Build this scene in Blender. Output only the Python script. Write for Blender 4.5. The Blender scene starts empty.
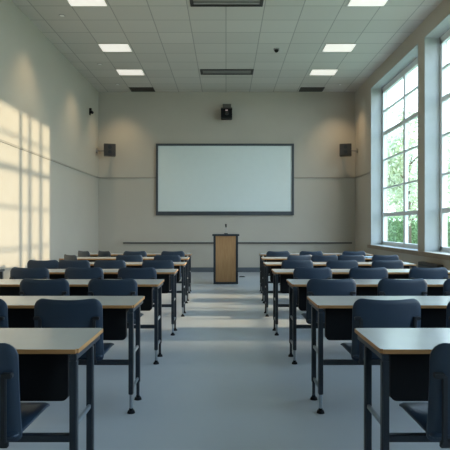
import bpy, bmesh, math, random
from mathutils import Vector, Matrix
random.seed(7)
S = bpy.context.scene
COL = S.collection

# ------------------------------------------------------------ camera
cam = bpy.data.cameras.new('camera')
cam.sensor_width = 36
cam.lens = 40.0                       # 500 px focal length on a 450 px frame
cam.shift_x = -1 / 450
cam.shift_y = 1 / 450
cam.clip_start = 0.05
cam.clip_end = 400
co = bpy.data.objects.new('camera', cam)
co.location = (0, 0, 1.3)
co.rotation_euler = (math.pi / 2, 0, 0)
COL.objects.link(co)
S.camera = co

# ------------------------------------------------------------ sky, sun, exposure
W = bpy.data.worlds.new('sky')
S.world = W
W.use_nodes = True
wn = W.node_tree
bg = wn.nodes['Background']
tc = wn.nodes.new('ShaderNodeTexCoord')
sp = wn.nodes.new('ShaderNodeSeparateXYZ')
cr = wn.nodes.new('ShaderNodeValToRGB')
cr.color_ramp.elements[0].position = 0.0
cr.color_ramp.elements[0].color = (0.78, 0.90, 1.0, 1)
cr.color_ramp.elements[1].position = 0.6
cr.color_ramp.elements[1].color = (0.50, 0.72, 1.0, 1)
wn.links.new(tc.outputs['Generated'], sp.inputs[0])
wn.links.new(sp.outputs['Z'], cr.inputs[0])
wn.links.new(cr.outputs[0], bg.inputs['Color'])
bg.inputs['Strength'].default_value = 7.4

sun_dir = Vector((-1, -0.302, -0.176)).normalized()
sl = bpy.data.lights.new('sun', 'SUN')
sl.energy = 4.6
sl.angle = math.radians(1.0)
sl.color = (1.0, 0.83, 0.60)
so = bpy.data.objects.new('sun', sl)
so.rotation_euler = sun_dir.to_track_quat('-Z', 'Y').to_euler()
so.location = (30, 20, 9)
COL.objects.link(so)

# added spot with no source outside, beamed through the second window onto the aisle
gl = bpy.data.lights.new('added_aisle_beam', 'SPOT')
gl.energy = 62000
gl.color = (1.0, 0.80, 0.55)
gl.spot_size = math.radians(9.5)
gl.spot_blend = 0.6
gl.shadow_soft_size = 0.55
go = bpy.data.objects.new('added_aisle_beam', gl)
tgt = Vector((3.98, 7.65, 2.7))
gd = Vector((-1, 0.06, -0.62)).normalized()
go.location = tgt - gd * 28
go.rotation_euler = gd.to_track_quat('-Z', 'Y').to_euler()
COL.objects.link(go)

S.view_settings.view_transform = 'Standard'
S.view_settings.look = 'None'
S.view_settings.gamma = 1
S.view_settings.use_curve_mapping = False
S.view_settings.exposure = 0.0

# room measures
XL, XR = -3.6, 3.65
YF, YB = 14.13, -2.2
H = 5.09
XO = 3.98            # plane of the window frames
NICHES = [(9.5, 12.6), (6.1, 9.2), (2.7, 5.8), (-0.7, 2.4)]
SILL, HEAD = 0.80, 4.78

for (a, b) in NICHES:   # portals only guide sky sampling through the windows
    pl = bpy.data.lights.new('window_portal', 'AREA')
    pl.shape = 'RECTANGLE'
    pl.size = HEAD - SILL
    pl.size_y = b - a
    pl.cycles.is_portal = True
    po = bpy.data.objects.new('window_portal', pl)
    po.location = (XO + 0.10, (a + b) / 2, (SILL + HEAD) / 2)
    po.rotation_euler = (0, math.pi / 2, 0)
    COL.objects.link(po)


# ------------------------------------------------------------ materials
def mat(name, col, rough=0.6, metal=0.0, noise=0.0, nscale=8.0, bump=0.0, bscale=200.0, spec=0.5, coat=0.0):
    m = bpy.data.materials.new(name)
    m.use_nodes = True
    n, l = m.node_tree.nodes, m.node_tree.links
    b = n['Principled BSDF']
    b.inputs['Base Color'].default_value = (*col, 1)
    b.inputs['Roughness'].default_value = rough
    b.inputs['Metallic'].default_value = metal
    b.inputs['Specular IOR Level'].default_value = spec
    b.inputs['Coat Weight'].default_value = coat
    g = n.new('ShaderNodeTexCoord')
    if noise:
        t = n.new('ShaderNodeTexNoise')
        t.inputs['Scale'].default_value = nscale
        t.inputs['Detail'].default_value = 5
        l.new(g.outputs['Object'], t.inputs['Vector'])
        r = n.new('ShaderNodeMapRange')
        r.inputs['From Min'].default_value = 0.25
        r.inputs['From Max'].default_value = 0.75
        r.inputs['To Min'].default_value = 1 - noise
        r.inputs['To Max'].default_value = 1 + noise
        l.new(t.outputs['Fac'], r.inputs['Value'])
        v = n.new('ShaderNodeVectorMath')
        v.operation = 'SCALE'
        v.inputs[0].default_value = col
        l.new(r.outputs[0], v.inputs['Scale'])
        l.new(v.outputs[0], b.inputs['Base Color'])
    if bump:
        t2 = n.new('ShaderNodeTexNoise')
        t2.inputs['Scale'].default_value = bscale
        l.new(g.outputs['Object'], t2.inputs['Vector'])
        bp = n.new('ShaderNodeBump')
        bp.inputs['Strength'].default_value = bump
        bp.inputs['Distance'].default_value = 0.002
        l.new(t2.outputs['Fac'], bp.inputs['Height'])
        l.new(bp.outputs[0], b.inputs['Normal'])
    return m


def ceiling_mat():
    m = mat('ceiling_tile', (0.46, 0.47, 0.44), 0.9)
    n, l = m.node_tree.nodes, m.node_tree.links
    b = n['Principled BSDF']
    g = n.new('ShaderNodeNewGeometry')
    s = n.new('ShaderNodeSeparateXYZ')
    l.new(g.outputs['Position'], s.inputs[0])

    def M(op, a, bb):
        x = n.new('ShaderNodeMath')
        x.operation = op
        for i, q in enumerate((a, bb)):
            if q is None:
                continue
            if isinstance(q, (int, float)):
                x.inputs[i].default_value = q
            else:
                l.new(q, x.inputs[i])
        return x.outputs[0]
    fl, ids = [], []
    for out, pitch, off in ((s.outputs['X'], 0.6667, 20 * 0.6667), (s.outputs['Y'], 0.59, 20 * 0.59 - 9.2 + 0.59 * 15)):
        u = M('DIVIDE', M('ADD', out, off), pitch)
        f = M('FRACT', u, None)
        d = M('MULTIPLY', M('MINIMUM', f, M('SUBTRACT', 1.0, f)), pitch)
        fl.append(d)
        ids.append(M('FLOOR', u, None))
    dm = M('MINIMUM', fl[0], fl[1])
    line = M('LESS_THAN', dm, 0.009)
    wn_ = n.new('ShaderNodeTexWhiteNoise')
    wn_.noise_dimensions = '2D'
    c = n.new('ShaderNodeCombineXYZ')
    l.new(ids[0], c.inputs[0])
    l.new(ids[1], c.inputs[1])
    l.new(c.outputs[0], wn_.inputs['Vector'])
    v = M('ADD', M('MULTIPLY', wn_.outputs['Value'], 0.08), 0.96)
    v2 = M('MULTIPLY', v, M('SUBTRACT', 1.0, M('MULTIPLY', line, 0.38)))
    vm = n.new('ShaderNodeVectorMath')
    vm.operation = 'SCALE'
    vm.inputs[0].default_value = (0.61, 0.58, 0.53)
    l.new(v2, vm.inputs['Scale'])
    l.new(vm.outputs[0], b.inputs['Base Color'])
    return m


def emis(name, col, strength):
    m = bpy.data.materials.new(name)
    m.use_nodes = True
    b = m.node_tree.nodes['Principled BSDF']
    b.inputs['Base Color'].default_value = (0.8, 0.8, 0.78, 1)
    b.inputs['Emission Color'].default_value = (*col, 1)
    b.inputs['Emission Strength'].default_value = strength
    return m


def glass_mat():
    m = bpy.data.materials.new('window_glass')
    m.use_nodes = True
    n, l = m.node_tree.nodes, m.node_tree.links
    n.clear()
    o = n.new('ShaderNodeOutputMaterial')
    mx = n.new('ShaderNodeMixShader')
    t = n.new('ShaderNodeBsdfTransparent')
    t.inputs[0].default_value = (0.95, 0.97, 0.96, 1)
    g = n.new('ShaderNodeBsdfGlossy')
    g.inputs['Roughness'].default_value = 0.02
    lw = n.new('ShaderNodeLayerWeight')
    lw.inputs['Blend'].default_value = 0.5
    pw = n.new('ShaderNodeMath')
    pw.operation = 'POWER'
    pw.inputs[1].default_value = 5.0
    l.new(lw.outputs['Facing'], pw.inputs[0])
    f = n.new('ShaderNodeMath')
    f.operation = 'MULTIPLY_ADD'
    f.inputs[1].default_value = 0.45
    f.inputs[2].default_value = 0.02
    l.new(pw.outputs[0], f.inputs[0])
    l.new(f.outputs[0], mx.inputs[0])
    l.new(t.outputs[0], mx.inputs[1])
    l.new(g.outputs[0], mx.inputs[2])
    l.new(mx.outputs[0], o.inputs[0])
    return m


def leaf_mat(name, col):
    m = bpy.data.materials.new(name)
    m.use_nodes = True
    n, l = m.node_tree.nodes, m.node_tree.links
    n.clear()
    o = n.new('ShaderNodeOutputMaterial')
    mx = n.new('ShaderNodeMixShader')
    mx.inputs[0].default_value = 0.5
    d = n.new('ShaderNodeBsdfDiffuse')
    t = n.new('ShaderNodeBsdfTranslucent')
    tx = n.new('ShaderNodeTexNoise')
    tx.inputs['Scale'].default_value = 1.3
    g = n.new('ShaderNodeTexCoord')
    l.new(g.outputs['Object'], tx.inputs['Vector'])
    r = n.new('ShaderNodeValToRGB')
    r.color_ramp.elements[0].position = 0.35
    r.color_ramp.elements[1].position = 0.65
    r.color_ramp.elements[0].color = (col[0] * 0.75, col[1] * 0.8, col[2] * 0.8, 1)
    r.color_ramp.elements[1].color = (min(1, col[0] * 1.3), min(1, col[1] * 1.2), col[2] * 1.2, 1)
    l.new(tx.outputs['Fac'], r.inputs[0])
    for q in (d, t):
        l.new(r.outputs[0], q.inputs[0])
    l.new(d.outputs[0], mx.inputs[1])
    l.new(t.outputs[0], mx.inputs[2])
    l.new(mx.outputs[0], o.inputs[0])
    return m


def wood_mat(name, c1, c2, rough=0.5, stretch=(1, 1, 14)):
    m = mat(name, c1, rough)
    n, l = m.node_tree.nodes, m.node_tree.links
    g = n.new('ShaderNodeTexCoord')
    mp = n.new('ShaderNodeMapping')
    mp.inputs['Scale'].default_value = (60 / stretch[0], 60 / stretch[1], 60 / stretch[2])
    t = n.new('ShaderNodeTexNoise')
    t.inputs['Scale'].default_value = 1.0
    t.inputs['Detail'].default_value = 6
    r = n.new('ShaderNodeValToRGB')
    r.color_ramp.elements[0].position = 0.3
    r.color_ramp.elements[1].position = 0.7
    r.color_ramp.elements[0].color = (*c1, 1)
    r.color_ramp.elements[1].color = (*c2, 1)
    l.new(g.outputs['Object'], mp.inputs[0])
    l.new(mp.outputs[0], t.inputs['Vector'])
    l.new(t.outputs['Fac'], r.inputs[0])
    l.new(r.outputs[0], n['Principled BSDF'].inputs['Base Color'])
    return m


WALL = mat('wall_paint', (0.49, 0.445, 0.375), 0.85, noise=0.03, nscale=1.2, bump=0.05)
FLOOR = mat('floor_vinyl', (0.47, 0.495, 0.52), 0.34, noise=0.05, nscale=0.9, bump=0.03, bscale=60, spec=0.4)
CEIL = ceiling_mat()
WHITE = mat('window_white', (0.80, 0.82, 0.82), 0.5, noise=0.02)
LINING = mat('niche_lining', (0.43, 0.45, 0.44), 0.7, noise=0.03)
GLASS = glass_mat()
TRIM = mat('trim_wood', (0.30, 0.23, 0.16), 0.5, noise=0.1)
BASE = mat('baseboard_grey', (0.10, 0.115, 0.13), 0.5, noise=0.05)
RAIL = mat('rail_grey', (0.10, 0.095, 0.085), 0.5, noise=0.05)
RAILTOP = mat('rail_beige', (0.45, 0.43, 0.38), 0.5, noise=0.05)
LAMI = mat('desk_laminate', (0.42, 0.42, 0.40), 0.22, noise=0.04, nscale=4, bump=0.03, spec=0.5)
PLY = wood_mat('plywood_edge', (0.36, 0.17, 0.055), (0.48, 0.25, 0.09), 0.5, (10, 10, 1))
STEEL = mat('steel_slate', (0.022, 0.031, 0.043), 0.42, 0.2, noise=0.1)
LINK = mat('steel_light', (0.32, 0.36, 0.40), 0.35, 0.7, noise=0.1)
BLACK = mat('black_plastic', (0.008, 0.009, 0.011), 0.65, noise=0.1, spec=0.2)
NAVY = mat('navy_plastic', (0.018, 0.036, 0.064), 0.42, noise=0.10, nscale=5, bump=0.12, bscale=500)
DARK = mat('dark_bracket', (0.010, 0.013, 0.018), 0.5, noise=0.1)
SCREENF = mat('screen_frame', (0.05, 0.06, 0.07), 0.4, noise=0.05)
SCREEN = mat('screen_surface', (0.72, 0.78, 0.75), 0.55, noise=0.01)
SPK = mat('speaker_brown', (0.075, 0.062, 0.055), 0.7, noise=0.1)
SPKG = mat('speaker_grille', (0.05, 0.045, 0.042), 0.8, noise=0.3, nscale=90)
PODW = wood_mat('podium_wood', (0.36, 0.19, 0.075), (0.44, 0.25, 0.11), 0.5)
TROFF = emis('troffer_light', (1.0, 0.94, 0.84), 0.66)
TROFFF = mat('troffer_frame', (0.55, 0.54, 0.50), 0.5, noise=0.02)
VENT = mat('vent_dark', (0.035, 0.034, 0.032), 0.6, noise=0.1)
VENTS = mat('vent_slat', (0.30, 0.29, 0.27), 0.5, noise=0.1)
RED = emis('red_indicator', (0.9, 0.03, 0.05), 0.12)
PAPER = mat('paper_blue', (0.30, 0.45, 0.60), 0.6, noise=0.05)
PAPERD = mat('cover_navy', (0.03, 0.06, 0.12), 0.5, noise=0.05)
GRASS = mat('grass', (0.24, 0.29, 0.17), 0.9, noise=0.25, nscale=1.0)
BARK = mat('bark', (0.13, 0.10, 0.07), 0.9, noise=0.3)
LEAF_A = leaf_mat('leaf_green', (0.50, 0.57, 0.40))
LEAF_B = leaf_mat('leaf_pale', (0.62, 0.68, 0.53))
LEAF_C = leaf_mat('leaf_hedge', (0.27, 0.40, 0.21))


# ------------------------------------------------------------ helpers
def obj(name, bm, m, parent=None, smooth=False, bevel=0.0):
    if bevel:
        bmesh.ops.bevel(bm, geom=list(bm.edges), offset=bevel, segments=2, affect='EDGES', clamp_overlap=True)
    bmesh.ops.recalc_face_normals(bm, faces=list(bm.faces))
    me = bpy.data.meshes.new(name)
    bm.to_mesh(me)
    bm.free()
    for q in (m if isinstance(m, (list, tuple)) else [m]):
        me.materials.append(q)
    if smooth:
        for p in me.polygons:
            p.use_smooth = True
    o = bpy.data.objects.new(name, me)
    COL.objects.link(o)
    if parent:
        o.parent = parent
    return o


def box(bm, x0, x1, y0, y1, z0, z1, mi=0):
    r = bmesh.ops.create_cube(bm, size=1)
    bmesh.ops.scale(bm, vec=(x1 - x0, y1 - y0, z1 - z0), verts=r['verts'])
    bmesh.ops.translate(bm, vec=((x0 + x1) / 2, (y0 + y1) / 2, (z0 + z1) / 2), verts=r['verts'])
    for f in {f for v in r['verts'] for f in v.link_faces}:
        f.material_index = mi
    return r['verts']


def B(*a):
    bm = bmesh.new()
    for q in (a if isinstance(a[0], (tuple, list)) else [a]):
        box(bm, *q)
    return bm


def cyl(bm, p0, p1, r0, r1=None, seg=14):
    p0, p1 = Vector(p0), Vector(p1)
    d = p1 - p0
    mtx = Matrix.Translation((p0 + p1) / 2) @ d.to_track_quat('Z', 'Y').to_matrix().to_4x4()
    bmesh.ops.create_cone(bm, cap_ends=True, segments=seg, radius1=r0, radius2=r0 if r1 is None else r1,
                          depth=d.length, matrix=mtx)
    return bm


def C(*a, **k):
    return cyl(bmesh.new(), *a, **k)


def thing(name, label, cat, loc=(0, 0, 0), rz=0, group=None):
    o = bpy.data.objects.new(name, None)
    o.empty_display_size = 0.1
    COL.objects.link(o)
    o.location = loc
    o.rotation_euler = (0, 0, rz)
    o['label'] = label
    o['category'] = cat
    if group:
        o['group'] = group
    return o


def tag(o, label, cat, group=None):
    o['label'] = label
    o['category'] = cat
    if group:
        o['group'] = group
    return o


def struct(o):
    o['kind'] = 'structure'
    return o


def dup(src, loc, label, rz=None):
    r = src.copy()
    COL.objects.link(r)
    r.location = loc
    if rz is not None:
        r.rotation_euler = (0, 0, rz)
    r['label'] = label
    for ch in list(src.children):
        c = ch.copy()
        COL.objects.link(c)
        c.parent = r
        for g in list(ch.children):
            d = g.copy()
            COL.objects.link(d)
            d.parent = c
    return r


# ------------------------------------------------------------ room shell
T = 0.2
struct(obj('floor', B(XL - T, XO + 0.1, YB - T, YF + T, -0.15, 0), FLOOR))
struct(obj('ceiling', B(XL - T, XO + 0.1, YB - T, YF + T, H, H + 0.15), CEIL))
struct(obj('wall_left', B(XL - T, XL, YB, YF, 0, H), WALL))
struct(obj('wall_back', B(XL - T, XO + 0.1, YF, YF + T, 0, H), WALL))
struct(obj('wall_front', B(XL - T, XO + 0.1, YB - T, YB, 0, H), WALL))
segs = []
edges = [YB] + [v for n in reversed(NICHES) for v in n] + [YF]
for i in range(0, len(edges), 2):
    segs.append((XR, XO + 0.1, edges[i], edges[i + 1], 0, H))
for a, b in NICHES:
    segs.append((XR, XO + 0.1, a, b, 0, SILL))
    segs.append((XR, XO + 0.1, a, b, HEAD, H))
struct(obj('wall_right', B(*segs), WALL))

# thin grooved rails and baseboards
struct(obj('trim_1', B(XL, XR, YF - 0.018, YF, 2.645, 2.68), mat('trim_paint', (0.34, 0.31, 0.26), 0.7, noise=0.03)))
struct(obj('trim_2', B(XL, XL + 0.018, YB, YF - 0.018, 2.645, 2.68), bpy.data.materials['trim_paint']))
struct(obj('trim_3', B(XR - 0.018, XR, 12.6, YF - 0.018, 2.645, 2.68), bpy.data.materials['trim_paint']))
r4 = struct(obj('trim_4', B((-2.9, XR - 0.1, YF - 0.05, YF, 0.800, 0.845)), RAIL, bevel=0.004))
obj('rail_cap', B((-2.9, XR - 0.1, YF - 0.06, YF, 0.845, 0.868)), RAILTOP, r4)
struct(obj('baseboard_back', B(XL, XR, YF - 0.02, YF, 0, 0.13), BASE))
struct(obj('baseboard_left', B(XL, XL + 0.02, YB, YF - 0.02, 0, 0.13), BASE))
struct(obj('baseboard_right', B(XR - 0.02, XR, YB, YF - 0.02, 0, 0.13), BASE))

# windows
for i, (a, b) in enumerate(NICHES):
    w = bpy.data.objects.new('window_%d' % (i + 1), None)
    COL.objects.link(w)
    w.location = (XR, a, SILL)
    struct(w)
    D = XO - XR
    L = b - a
    Ht = HEAD - SILL
    # painted lining of the niche
    obj('reveal', B((0.0, D, 0, 0.02, 0.03, Ht), (0.0, D, L - 0.02, L, 0.03, Ht), (0.0, D, 0.02, L - 0.02, Ht - 0.02, Ht)), LINING, w)
    obj('window_sill', B((-0.03, D, 0.0, L, 0, 0.03)), LINING, w, bevel=0.004)
    obj('sill_nosing', B((-0.05, -0.002, -0.15, L + 0.15, -0.055, 0.028)), TRIM, w, bevel=0.004)
    f0, f1 = 0.02, L - 0.02
    b0, b1 = 0.06, Ht - 0.08
    x0, x1 = D - 0.05, D + 0.03
    mid = (f0 + f1) / 2
    fr = [(x0, x1, f0, f0 + 0.08, b0, b1), (x0, x1, f1 - 0.08, f1, b0, b1),
          (x0, x1, f0, f1, b0 - 0.03, b0 + 0.06), (x0, x1, f0, f1, b1 - 0.07, b1 + 0.06)]
    obj('window_frame', B(*fr), WHITE, w)
    bars = [(x0 + 0.005, x1, mid - 0.05, mid + 0.05, b0 + 0.06, b1 - 0.07)]
    for zz, hw in ((3.61, 0.045), (1.58, 0.045), (4.17, 0.018), (2.95, 0.018), (2.24, 0.018)):
        z = zz - SILL
        bars.append((x0 + 0.01, x1 - 0.01, f0 + 0.08, mid - 0.05, z - hw, z + hw))
        bars.append((x0 + 0.01, x1 - 0.01, mid + 0.05, f1 - 0.08, z - hw, z + hw))
    obj('glazing_bars', B(*bars), WHITE, w)
    obj('pane', B((D - 0.012, D - 0.006, f0 + 0.05, f1 - 0.05, b0 + 0.04, b1 - 0.05)), GLASS, w)

# ------------------------------------------------------------ ceiling fixtures
LW, LD = 0.62, 0.46


def troffer(x, y, label):
    t = thing('ceiling_light', label, 'ceiling light', (x, y, H), 0, 'recessed ceiling lights')
    w, d, e = LW / 2, LD / 2, 0.018
    obj('frame', B((-w - e, w + e, -d - e, -d, -0.012, 0), (-w - e, w + e, d, d + e, -0.012, 0),
                   (-w - e, -w, -d, d, -0.012, 0), (w, w + e, -d, d, -0.012, 0)), TROFFF, t)
    obj('diffuser', B(-w, w, -d, d, -0.007, 0), TROFF, t)
    return t


t0 = troffer(-2.35, 8.37, 'glowing ceiling light on the left, nearest the viewer, cut by the frame top')
for x, y, lb in ((-2.35, 10.62, 'glowing rectangular ceiling light, middle one on the left side'),
                 (-2.35, 12.31, 'small glowing ceiling light farthest away on the left side'),
                 (2.40, 8.37, 'glowing ceiling light on the right, nearest the viewer, cut by the frame top'),
                 (2.40, 10.62, 'glowing rectangular ceiling light, middle one on the right side'),
                 (2.40, 12.31, 'small glowing ceiling light farthest away on the right side')):
    dup(t0, (x, y, H), lb)


def ceil_vent(x, y, w, d, label, light=False):
    t = thing('ceiling_vent', label, 'vent', (x, y, H), 0, 'dark ceiling vents')
    w /= 2
    d /= 2
    e = 0.03
    obj('frame', B((-w, w, -d, -d + e, -0.016, 0), (-w, w, d - e, d, -0.016, 0),
                   (-w, -w + e, -d + e, d - e, -0.016, 0), (w - e, w, -d + e, d - e, -0.016, 0)), VENT, t)
    obj('backing', B(-w + e, w - e, -d + e, d - e, -0.004, 0), VENT, t)
    if light:
        for s in (-1, 1):
            obj('slat', B(-w + e + 0.03, w - e - 0.03, s * d * 0.32 - 0.028, s * d * 0.32 + 0.028, -0.012, -0.004), VENTS, t)
    else:
        for k in range(4):
            yy = -d + e + (k + 0.5) * (2 * d - 2 * e) / 4
            obj('slat', B(-w + e, w - e, yy - 0.012, yy + 0.012, -0.012, -0.004), SPK, t)
    return t


ceil_vent(0.02, 12.28, 1.30, 0.40, 'long dark slot vent in ceiling above the screen, farther one', True)
ceil_vent(0.01, 8.44, 1.24, 0.34, 'long dark slot vent at the top edge of the photo, nearer one', True)
ceil_vent(-2.32, 13.86, 0.66, 0.40, 'short dark ceiling vent by the far wall, left side')
ceil_vent(2.37, 13.86, 0.66, 0.40, 'short dark ceiling vent by the far wall, right side')

t = thing('ceiling_sensor', 'small round dark dome sensor on the ceiling right of centre', 'sensor', (1.08, 10.7, H))
obj('base', C((0, 0, -0.02), (0, 0, 0), 0.065, seg=24), VENTS, t)
bm = bmesh.new()
bmesh.ops.create_uvsphere(bm, u_segments=20, v_segments=10, radius=0.048)
bmesh.ops.translate(bm, vec=(0, 0, -0.03), verts=bm.verts)
obj('dome', bm, BLACK, t, True)



def added_glow(x, y, tx, ty, e, label):  # lamps added to warm the upper walls, no such fixtures are known there
    t = thing('added_glow_lamp', label, 'added lamp', (x, y, H), 0, 'small added lamps that warm the walls')
    bm = bmesh.new()
    for k in range(24):
        a, b = k * math.pi / 12, (k + 1) * math.pi / 12
        q = [Vector((math.cos(c) * r, math.sin(c) * r, z)) for c, r, z in
             ((a, 0.045, -0.006), (b, 0.045, -0.006), (b, 0.058, 0), (a, 0.058, 0))]
        bm.faces.new([bm.verts.new(v) for v in q])
    bmesh.ops.remove_doubles(bm, verts=bm.verts, dist=1e-5)
    obj('trim_ring', bm, VENTS, t)
    obj('lamp_face', C((0, 0, -0.005), (0, 0, 0), 0.044, seg=24), ADDED_FACE, t)
    ld = bpy.data.lights.new('added_glow_beam', 'SPOT')
    ld.energy = e
    ld.color = (1.0, 0.76, 0.47)
    ld.spot_size = math.radians(90)
    ld.spot_blend = 1.0
    ld.shadow_soft_size = 0.05
    lo = bpy.data.objects.new('added_glow_beam', ld)
    d = Vector((tx - x, ty - y, -2.2))
    lo.rotation_euler = d.to_track_quat('-Z', 'Y').to_euler()
    lo.location = (0, 0, -0.03)
    COL.objects.link(lo)
    lo.parent = t


ADDED_FACE = emis('added_glow_face', (1.0, 0.85, 0.65), 0.06)
added_glow(-2.95, 9.0, -3.1, 9.0, 75, 'tiny added lamp by the left wall above the sunlit patch')
added_glow(-2.95, 11.7, -3.1, 11.7, 65, 'tiny added lamp by the left wall nearer the far corner')
added_glow(-2.9, 13.38, -2.9, 13.6, 70, 'tiny added lamp by the far wall, left of the left vent')
added_glow(3.05, 13.38, 3.1, 13.6, 80, 'tiny added lamp by the far wall, in the right corner')

# ------------------------------------------------------------ far wall equipment
t = thing('projection_screen', 'large blank pale projection screen with dark frame on far wall', 'screen', (-0.03, YF, 1.6))
w, h = 1.945, 2.02
obj('frame', B((-w, w, -0.06, 0, 0, 0.11), (-w, w, -0.06, 0, h - 0.06, h), (-w, -w + 0.06, -0.06, 0, 0.11, h - 0.06),
               (w - 0.06, w, -0.06, 0, 0.11, h - 0.06)), SCREENF, t)
obj('screen_surface', B(-w + 0.06, w - 0.06, -0.03, 0, 0.11, h - 0.06), SCREEN, t)


def wall_speaker(x, s, label):
    t = thing('wall_speaker', label, 'speaker', (x, 13.72, 3.22), 0.25 * s, 'wall speakers flanking the screen')
    obj('cabinet', B(-0.16, 0.16, -0.08, 0.12, 0, 0.33), SPK, t, bevel=0.01)
    gr = obj('grille', B(-0.145, 0.145, -0.092, -0.079, 0.02, 0.31), SPKG, t, bevel=0.003)
    for zz in (0.10, 0.235):
        obj('speaker_cone', C((0, -0.096, zz), (0, -0.09, zz), 0.05, seg=20), DARK, gr)
    bm = B(-0.03, 0.03, 0.11, 0.20, 0.12, 0.22)
    obj('bracket', bm, DARK, t)
    return t


sp1 = wall_speaker(-3.19, 1, 'small brown square speaker high on far wall, left of screen')
sp2 = wall_speaker(3.28, -1, 'small brown square speaker high in the right corner, right of screen')
for sp_, x in ((sp1, -3.19), (sp2, 3.28)):
    sx = -1 if x < 0 else 1
    bm = bmesh.new()
    wx = (XL if sx < 0 else XR)
    inv = Matrix.Rotation(-sp_.rotation_euler.z, 4, 'Z') @ Matrix.Translation(-sp_.location)
    cyl(bm, inv @ Vector((x, 13.88, 3.39)), inv @ Vector((wx - sx * 0.02, 13.88, 3.39)), 0.02)
    cyl(bm, inv @ Vector((wx - sx * 0.03, 13.88, 3.39)), inv @ Vector((wx, 13.88, 3.39)), 0.07)
    cyl(bm, inv @ Vector((x, 13.88, 3.39)), inv @ Vector((x, YF, 3.39)), 0.03)
    obj('wall_arm', bm, VENTS, sp_)

t = thing('projector', 'black boxy projector unit mounted high on far wall above screen', 'projector', (0.015, YF, 4.28))
obj('body', B(-0.155, 0.155, -0.36, -0.06, 0, 0.26), BLACK, t, bevel=0.012)
obj('top_cover', B(-0.16, 0.16, -0.36, -0.05, 0.262, 0.285), SPK, t, bevel=0.006)
obj('mount', B((-0.11, 0.13, -0.05, 0, 0.02, 0.46), (-0.03, 0.03, -0.07, -0.04, 0.1, 0.2)), mat('mount_grey', (0.12, 0.115, 0.10), 0.6, noise=0.05), t)
ln = obj('lens', C((0.01, -0.40, 0.13), (0.01, -0.355, 0.13), 0.055, seg=24), DARK, t)
obj('lens_glass', C((0.01, -0.404, 0.13), (0.01, -0.398, 0.13), 0.03, seg=20), SPKG, ln)
obj('indicator_light', B(-0.03, 0.035, -0.364, -0.355, 0.19, 0.225), RED, t)

t = thing('wall_camera', 'small black camera fixed high on the left wall near the corner', 'camera', (XL, 13.2, 4.2))
obj('wall_plate', B(0, 0.015, -0.05, 0.05, 0.03, 0.2), BLACK, t)
obj('camera_body', C((0.015, 0, 0.12), (0.09, -0.06, 0.08), 0.045, 0.038, seg=18), BLACK, t)
obj('arm', B(0.01, 0.05, -0.02, 0.02, 0.13, 0.21), BLACK, t)

# lectern
t = thing('lectern', 'tall wooden lectern with dark frame standing in the central aisle', 'lectern', (-0.006, 11.16, 0))
t.scale = (1, 1, 1.0165)
obj('front_panel', B(-0.235, 0.235, 0.005, 0.03, 0.05, 1.06), PODW, t)
obj('frame', B((-0.275, -0.225, 0, 0.42, 0, 1.06), (0.225, 0.275, 0, 0.42, 0, 1.06), (-0.225, 0.225, -0.001, 0.04, 0, 0.05)), STEEL, t, bevel=0.003)
for s in (-1, 1):
    obj('side_panel', B(s * 0.25 - 0.012, s * 0.25 + 0.012, 0.04, 0.40, 0.05, 1.05), PODW, t)
obj('shelf', B(-0.225, 0.225, 0.04, 0.40, 0.62, 0.64), PODW, t)
bm = bmesh.new()
box(bm, -0.30, 0.305, -0.04, 0.46, 1.06, 1.10)
obj('top', bm, STEEL, t, bevel=0.005)
m_ = thing('gooseneck_microphone', 'thin gooseneck microphone with black tip on the lectern top', 'microphone', (0.0, 11.40, 1.118))
m_.scale = (1, 1, 0.86)
obj('base', C((0, 0, 0), (0, 0, 0.02), 0.045, 0.04, seg=20), BLACK, m_)
bm = bmesh.new()
pts = [(0, 0, 0.02), (0, 0, 0.09), (0.004, -0.01, 0.14), (0, -0.035, 0.19)]
for p, q in zip(pts, pts[1:]):
    cyl(bm, p, q, 0.005, seg=10)
obj('gooseneck', bm, LINK, m_)
obj('capsule', C((0, -0.03, 0.18), (-0.004, -0.055, 0.26), 0.014, 0.018, seg=14), BLACK, m_, True)

t = thing('floor_socket', 'small dark floor socket plate on the floor right behind the lectern', 'floor socket', (0.41, 12.75, 0))
obj('plate', B(-0.08, 0.08, -0.05, 0.05, 0, 0.01), VENT, t, bevel=0.003)
obj('lid', B(-0.055, 0.055, -0.035, 0.035, 0.01, 0.02), BLACK, t, bevel=0.002)


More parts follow.
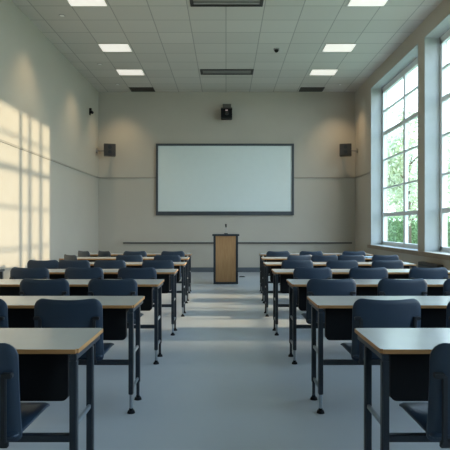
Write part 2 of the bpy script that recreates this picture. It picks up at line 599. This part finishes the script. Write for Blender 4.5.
# ------------------------------------------------------------ desks
def make_desk(L, side, label, loc):
    """origin on the floor below the aisle end of the front edge; desk runs outward (side = +1/-1)."""
    t = thing('school_desk', label, 'desk', loc, 0, 'long classroom desks in two blocks')
    s = side
    D, TH = 0.47, 0.75

    def X(a, b):
        return (a, b) if s > 0 else (-b, -a)
    bm = bmesh.new()
    x0, x1 = X(0, L)
    box(bm, x0, x1, 0, D, TH - 0.020, TH)
    ve = [e for e in bm.edges if abs(e.verts[0].co.z - e.verts[1].co.z) > 0.01]
    bmesh.ops.bevel(bm, geom=ve, offset=0.012, segments=3, affect='EDGES')
    for f in bm.faces:
        f.normal_update()
        f.material_index = 0 if f.normal.z > 0.5 else 1
    obj('tabletop', bm, [LAMI, PLY], t)
    x0, x1 = X(0.075, L - 0.075)
    bm = bmesh.new()
    rr = 0.03
    out = [(x0, 0.722), (x0, 0.485 + rr)]
    out += [(x0 + rr - rr * math.cos(a), 0.485 + rr - rr * math.sin(a)) for a in (0.4, 0.8, 1.2)]
    out += [(x0 + rr, 0.485), (x1 - rr, 0.485)]
    out += [(x1 - rr + rr * math.sin(a), 0.485 + rr - rr * math.cos(a)) for a in (0.4, 0.8, 1.2)]
    out += [(x1, 0.485 + rr), (x1, 0.722)]
    fa = [bm.verts.new((p, 0.10, q)) for p, q in out]
    fb = [bm.verts.new((p, 0.14, q)) for p, q in out]
    bm.faces.new(fa)
    bm.faces.new(list(reversed(fb)))
    for k in range(len(out)):
        k2 = (k + 1) % len(out)
        bm.faces.new((fa[k], fb[k], fb[k2], fa[k2]))
    obj('modesty_panel', bm, BLACK, t)
    # book shelf behind the panel
    obj('book_shelf', B((x0 + 0.02, x1 - 0.02, 0.14, 0.40, 0.66, 0.672)), BLACK, t)
    for e in (0.022, L - 0.022):
        ex = s * e
        for yy in (0.015, 0.285):
            lg = obj('leg', B((ex - 0.016, ex + 0.016, yy - 0.018, yy + 0.018, 0.13, 0.70)), STEEL, t, bevel=0.004)
            bm = bmesh.new()
            cyl(bm, (ex, yy, 0.02), (ex, yy, 0.14), 0.012)
            obj('inner_tube', bm, LINK if yy < 0.1 else STEEL, lg)
            bm = bmesh.new()
            cyl(bm, (ex, yy, 0), (ex, yy, 0.018), 0.028, 0.022, seg=18)
            cyl(bm, (ex, yy, 0.018), (ex, yy, 0.034), 0.015, 0.013)
            obj('foot', bm, BLACK, lg)
        obj('top_rail', B((ex - 0.016, ex + 0.016, -0.0, 0.42, 0.70, 0.727)), STEEL, t, bevel=0.003)
        for zz in (0.16, 0.40):
            obj('leg_link', B((ex - 0.008, ex + 0.008, 0.03, 0.27, zz - 0.011, zz + 0.011)), LINK, t, bevel=0.003)
    x0, x1 = X(0.036, L - 0.036)
    obj('seat_beam', B((x0, x1, 0.0, 0.032, 0.335, 0.368)), STEEL, t, bevel=0.004)
    return t


YN = [2.227 + 1.2375 * i for i in range(7)]
EL = [0.660, 0.638, 0.637, 0.612, 0.600, 0.645, 0.690]
ER = [0.690, 0.636, 0.625, 0.582, 0.570, 0.620, 0.668]
ORD = ['nearest row', 'second row from the viewer', 'third row from the viewer', 'fourth row from the viewer',
       'fifth row from the viewer', 'sixth row from the viewer', 'last row by the lectern']
for i in range(7):
    Ll = 1.95 if i == 3 else 2.17
    make_desk(Ll, -1, 'long grey-topped desk left of the aisle, ' + ORD[i], (-EL[i], YN[i], 0))
    make_desk(2.17, 1, 'long grey-topped desk right of the aisle, ' + ORD[i], (ER[i], YN[i], 0))


# ------------------------------------------------------------ chairs (origin below the middle of the seat beam clamp)
def shell(w, h, rc, nx, nz, pos, thick, nrm):
    """rounded slab: pos(u,v)->Vector, thickness along nrm."""
    bm = bmesh.new()
    F, K = [], []
    for j in range(nz + 1):
        v = j / nz
        # denser sampling near the ends so the corners stay round
        v = 0.5 - 0.5 * math.cos(math.pi * v)
        y = v * h
        inset = 0
        for r_, d_ in ((rc[1], h - y), (rc[0], y)):
            if d_ < r_:
                inset = max(inset, r_ - math.sqrt(max(0, r_ * r_ - (r_ - d_) ** 2)))
        rf, rk = [], []
        for i in range(nx + 1):
            u = -math.cos(math.pi * i / nx)
            x = u * (w / 2 - inset)
            edge = min(w / 2 - inset - abs(x), y, h - y)
            th = thick * (0.35 + 0.65 * min(1, max(0, edge) / 0.02))
            p = pos(x, y)
            rf.append(bm.verts.new(p + nrm * th / 2))
            rk.append(bm.verts.new(p - nrm * th / 2))
        F.append(rf)
        K.append(rk)
    for j in range(nz):
        for i in range(nx):
            bm.faces.new((F[j][i], F[j][i + 1], F[j + 1][i + 1], F[j + 1][i]))
            bm.faces.new((K[j][i], K[j + 1][i], K[j + 1][i + 1], K[j][i + 1]))
    for j in range(nz):
        bm.faces.new((F[j][0], F[j + 1][0], K[j + 1][0], K[j][0]))
        bm.faces.new((F[j][nx], K[j][nx], K[j + 1][nx], F[j + 1][nx]))
    for i in range(nx):
        bm.faces.new((F[0][i], K[0][i], K[0][i + 1], F[0][i + 1]))
        bm.faces.new((F[nz][i], F[nz][i + 1], K[nz][i + 1], K[nz][i]))
    return bm


def back_pos(x, y):
    u = x / 0.22
    z = 0.41 + y - 0.010 * (1 - min(1, u * u * 1.6)) * (y / 0.42) ** 3
    lean = -0.215 + 0.045 * (1 - y / 0.42) ** 2
    return Vector((x, lean + 0.028 * u * u, z))


def seat_pos(x, y):
    u = x / 0.22
    v = y / 0.42
    z = 0.444 - 0.012 * (1 - u * u) * math.sin(math.pi * min(1, v)) - 0.022 * max(0, v - 0.78) ** 2 / 0.05
    return Vector((x, -0.185 + y, z))


def make_chair(label, loc):
    t = thing('school_chair', label, 'chair', loc, 0, 'navy plastic classroom chairs')
    obj('backrest', shell(0.445, 0.42, (0.03, 0.065), 22, 22, back_pos, 0.022, Vector((0, 1, 0))), NAVY, t, True)
    obj('seat', shell(0.43, 0.44, (0.02, 0.07), 22, 22, seat_pos, 0.026, Vector((0, 0, 1))), NAVY, t, True)
    for s in (-1, 1):
        bx = s * 0.175
        b = obj('back_bracket', B((bx - 0.010, bx + 0.010, -0.222, -0.206, 0.43, 0.70)), DARK, t, bevel=0.003)
        obj('clip', B((min(bx, bx + s * 0.035) - 0.008, max(bx, bx + s * 0.035), -0.224, -0.196, 0.69, 0.712)), DARK, b, bevel=0.004)
    obj('under_frame', B((-0.15, -0.125, -0.20, 0.17, 0.405, 0.432), (0.125, 0.15, -0.20, 0.17, 0.405, 0.432),
                         (-0.185, 0.185, -0.205, -0.185, 0.405, 0.43), (-0.125, 0.125, 0.0, 0.06, 0.405, 0.428)), DARK, t, bevel=0.003)
    p = obj('mount_post', B((-0.03, 0.03, 0.0, 0.05, 0.366, 0.41)), DARK, t, bevel=0.003)
    return t


# chair x positions per row; a rotation may follow
CH = [
    ('left', 0, [-1.045]), ('right', 0, [1.03]),
    ('left', 1, [-1.01, -1.63]), ('right', 1, [1.03, 1.645]),
    ('left', 2, [-1.0, -1.615]), ('right', 2, [0.93, 1.57, 2.16]),
    ('left', 3, [-1.0, -1.61, -2.235]), ('right', 3, [0.975, 1.616, 2.305]),
    ('left', 4, [-0.93, -1.6, -2.10, -2.53]), ('right', 4, [0.976, 1.6, 2.235]),
    ('left', 5, [-0.945, -1.57, (-2.42, -0.8)]), ('right', 5, [(0.96, 0.15), 1.58, (2.0, 0), 2.60]),
    ('left', 6, [-0.985, -1.70, (-2.16, -0.8), (-2.55, -0.8)]), ('right', 6, [0.965, 1.59, 2.40]),
]
CH[11] = ('right', 5, [(1.16, 0.2), 1.60, 2.04, 2.60])
ORDN = ['nearest the aisle', 'second from the aisle', 'third from the aisle', 'fourth from the aisle']
proto = None
for sd, r, xs in CH:
    for k, x in enumerate(xs):
        rz = 0
        if isinstance(x, tuple):
            x, rz = x
        x += 0.02 if x > 0 else -0.02
        lb = 'navy plastic chair in the %s, %s block, %s' % (ORD[r], sd, ORDN[k])
        loc = (x, YN[r] - 0.012, 0)
        if proto is None:
            proto = make_chair(lb, loc)
        else:
            dup(proto, loc, lb, rz)

# small side table by the left wall
t = thing('side_table', 'small dark-edged side table beside the left wall at the photo edge', 'table', (-3.2, 6.0, 0))
obj('tabletop', B(-0.36, 0.36, 0, 0.42, 0.72, 0.75), STEEL, t, bevel=0.004)
for sx in (-1, 1):
    for yy in (0.04, 0.38):
        obj('leg', B(sx * 0.335 - 0.018, sx * 0.335 + 0.018, yy - 0.018, yy + 0.018, 0, 0.721), STEEL, t, bevel=0.003)

t = thing('wall_heater', 'low dark wall heater under the sill by the window pier', 'heater', (XR, 8.75, 0.18))
obj('casing', B(-0.13, -0.02, -0.42, 0.42, 0, 0.47), mat('heater_brown', (0.07, 0.06, 0.052), 0.5, noise=0.1), t, bevel=0.008)
obj('grille', B(*[(-0.136, -0.128, -0.38, 0.38, 0.06 + 0.05 * k, 0.085 + 0.05 * k) for k in range(8)]), DARK, t)
obj('bracket', B((-0.021, 0, -0.3, -0.25, 0.05, 0.4), (-0.021, 0, 0.25, 0.3, 0.05, 0.4)), DARK, t)

# folder on the sixth right desk
t = thing('open_folder', 'thin open blue folder lying on a right-hand desk near the window', 'folder', (2.42, YN[5] + 0.17, 0.75), 0.1)
obj('cover', B((-0.24, 0.24, 0, 0.22, 0, 0.006)), PAPERD, t)
obj('page', B((-0.22, -0.01, 0.012, 0.208, 0.006, 0.016)), PAPER, t)
obj('page', B((0.01, 0.22, 0.012, 0.208, 0.006, 0.020)), PAPER, t)

# ------------------------------------------------------------ outside
g = struct(obj('ground', B(XO + 0.12, 90, -30, 120, -0.5, -0.3), GRASS))


def leaves(center, rad, n, size, m, name, parent, shape=None):
    bm = bmesh.new()
    rnd = random.Random(hash((round(center[0], 2), round(center[1], 2), n)) & 0xffff)
    blobs = []
    for _ in range(14):
        a = Vector((rnd.gauss(0, 1), rnd.gauss(0, 1), rnd.gauss(0, 1))).normalized()
        blobs.append((Vector((a.x * rad[0], a.y * rad[1], a.z * rad[2])) * 0.62, rnd.uniform(0.32, 0.55)))
    for _ in range(n):
        if shape == 'box':
            p = Vector((rnd.uniform(-rad[0], rad[0]), rnd.uniform(-rad[1], rad[1]), rnd.uniform(-rad[2], rad[2])))
            ax = rnd.randrange(3)
            if rnd.random() < 0.75:
                p[ax] = rad[ax] * (1 if rnd.random() < 0.5 else -1) + rnd.uniform(-0.05, 0.05)
        else:
            c, f = blobs[rnd.randrange(14)]
            a = Vector((rnd.gauss(0, 1), rnd.gauss(0, 1), rnd.gauss(0, 1))).normalized() * rnd.uniform(0.6, 1.0) * f
            p = c + Vector((a.x * rad[0], a.y * rad[1], a.z * rad[2]))
        p = p + Vector(center)
        d1 = Vector((rnd.gauss(0, 1), rnd.gauss(0, 1), rnd.gauss(0, 1))).normalized()
        d2 = d1.orthogonal().normalized()
        s = size * rnd.uniform(0.6, 1.3)
        vs = [bm.verts.new(p + d1 * s), bm.verts.new(p + d2 * s * 0.5), bm.verts.new(p - d1 * s), bm.verts.new(p - d2 * s * 0.5)]
        bm.faces.new(vs)
    me = bpy.data.meshes.new(name)
    bm.to_mesh(me)
    bm.free()
    me.materials.append(m)
    o = bpy.data.objects.new(name, me)
    COL.objects.link(o)
    o.parent = parent
    return o


def tree(x, y, top, base, r, m, label, tr=0.16, n=5000, size=0.16):
    t = thing('tree', label, 'tree', (x, y, -0.3), 0, 'trees outside the windows')
    bm = bmesh.new()
    cyl(bm, (0, 0, 0), (0, 0, (base + top) / 2 + 0.3), tr, tr * 0.4, seg=12)
    if r > 1:
        for k in range(7):
            a = k * 0.9
            zz = base + 0.3 + (top - base) * 0.08 * k
            cyl(bm, (0, 0, zz), (math.cos(a) * r * 0.6, math.sin(a) * r * 0.6, zz + r * 0.5), tr * 0.35, tr * 0.12, seg=8)
    obj('trunk', bm, BARK, t, True)
    leaves((0, 0, (base + top) / 2 + 0.3), (r, r, (top - base) / 2), n, size, m, 'foliage', t)
    return t


tree(14.0, 41, 9.0, 1.4, 2.4, LEAF_B, 'pale green tree seen through the far window, left pane', n=2600)
tree(10.5, 28.7, 8.3, 1.5, 2.1, LEAF_A, 'brighter green tree seen through the far window, right pane', n=3200)
tree(20.0, 50, 12.0, 1.5, 3.6, LEAF_B, 'tall pale tree farther behind the ones at the far window')
tree(18.6, 39.5, 11.5, 1.5, 2.9, LEAF_A, 'leafy green tree seen through the nearer window edge')
tree(21.0, 6.2, 9.5, 1.6, 4.2, LEAF_A, 'broad leafy tree added out of view to shade the windows nearest the viewer', n=9000, size=0.25)  # unseen tree, added to keep direct sun off the nearer windows
# unseen slender trees, added by the building to streak sunlight on the left wall
for k, yy in enumerate((12.68, 13.22)):
    tree(8.0, yy, 8.5, 6.3, 0.8, LEAF_A, ('slender young tree added out of view to streak the sunlight, nearer of two', 'slender young tree added out of view to streak the sunlight, farther of two')[k],
         tr=0.11, n=1500, size=0.09)
t = thing('hedge', 'low clipped green hedge outside, at the foot of the far window', 'hedge', (13, 34, -0.3))
obj('woody_core', B(-4.6, 4.6, -1.6, 1.6, 0, 1.9), mat('hedge_core', (0.12, 0.2, 0.08), 0.9, noise=0.2), t)
leaves((0, 0, 1.1), (5, 2, 1.1), 9000, 0.13, LEAF_C, 'foliage', t, 'box')
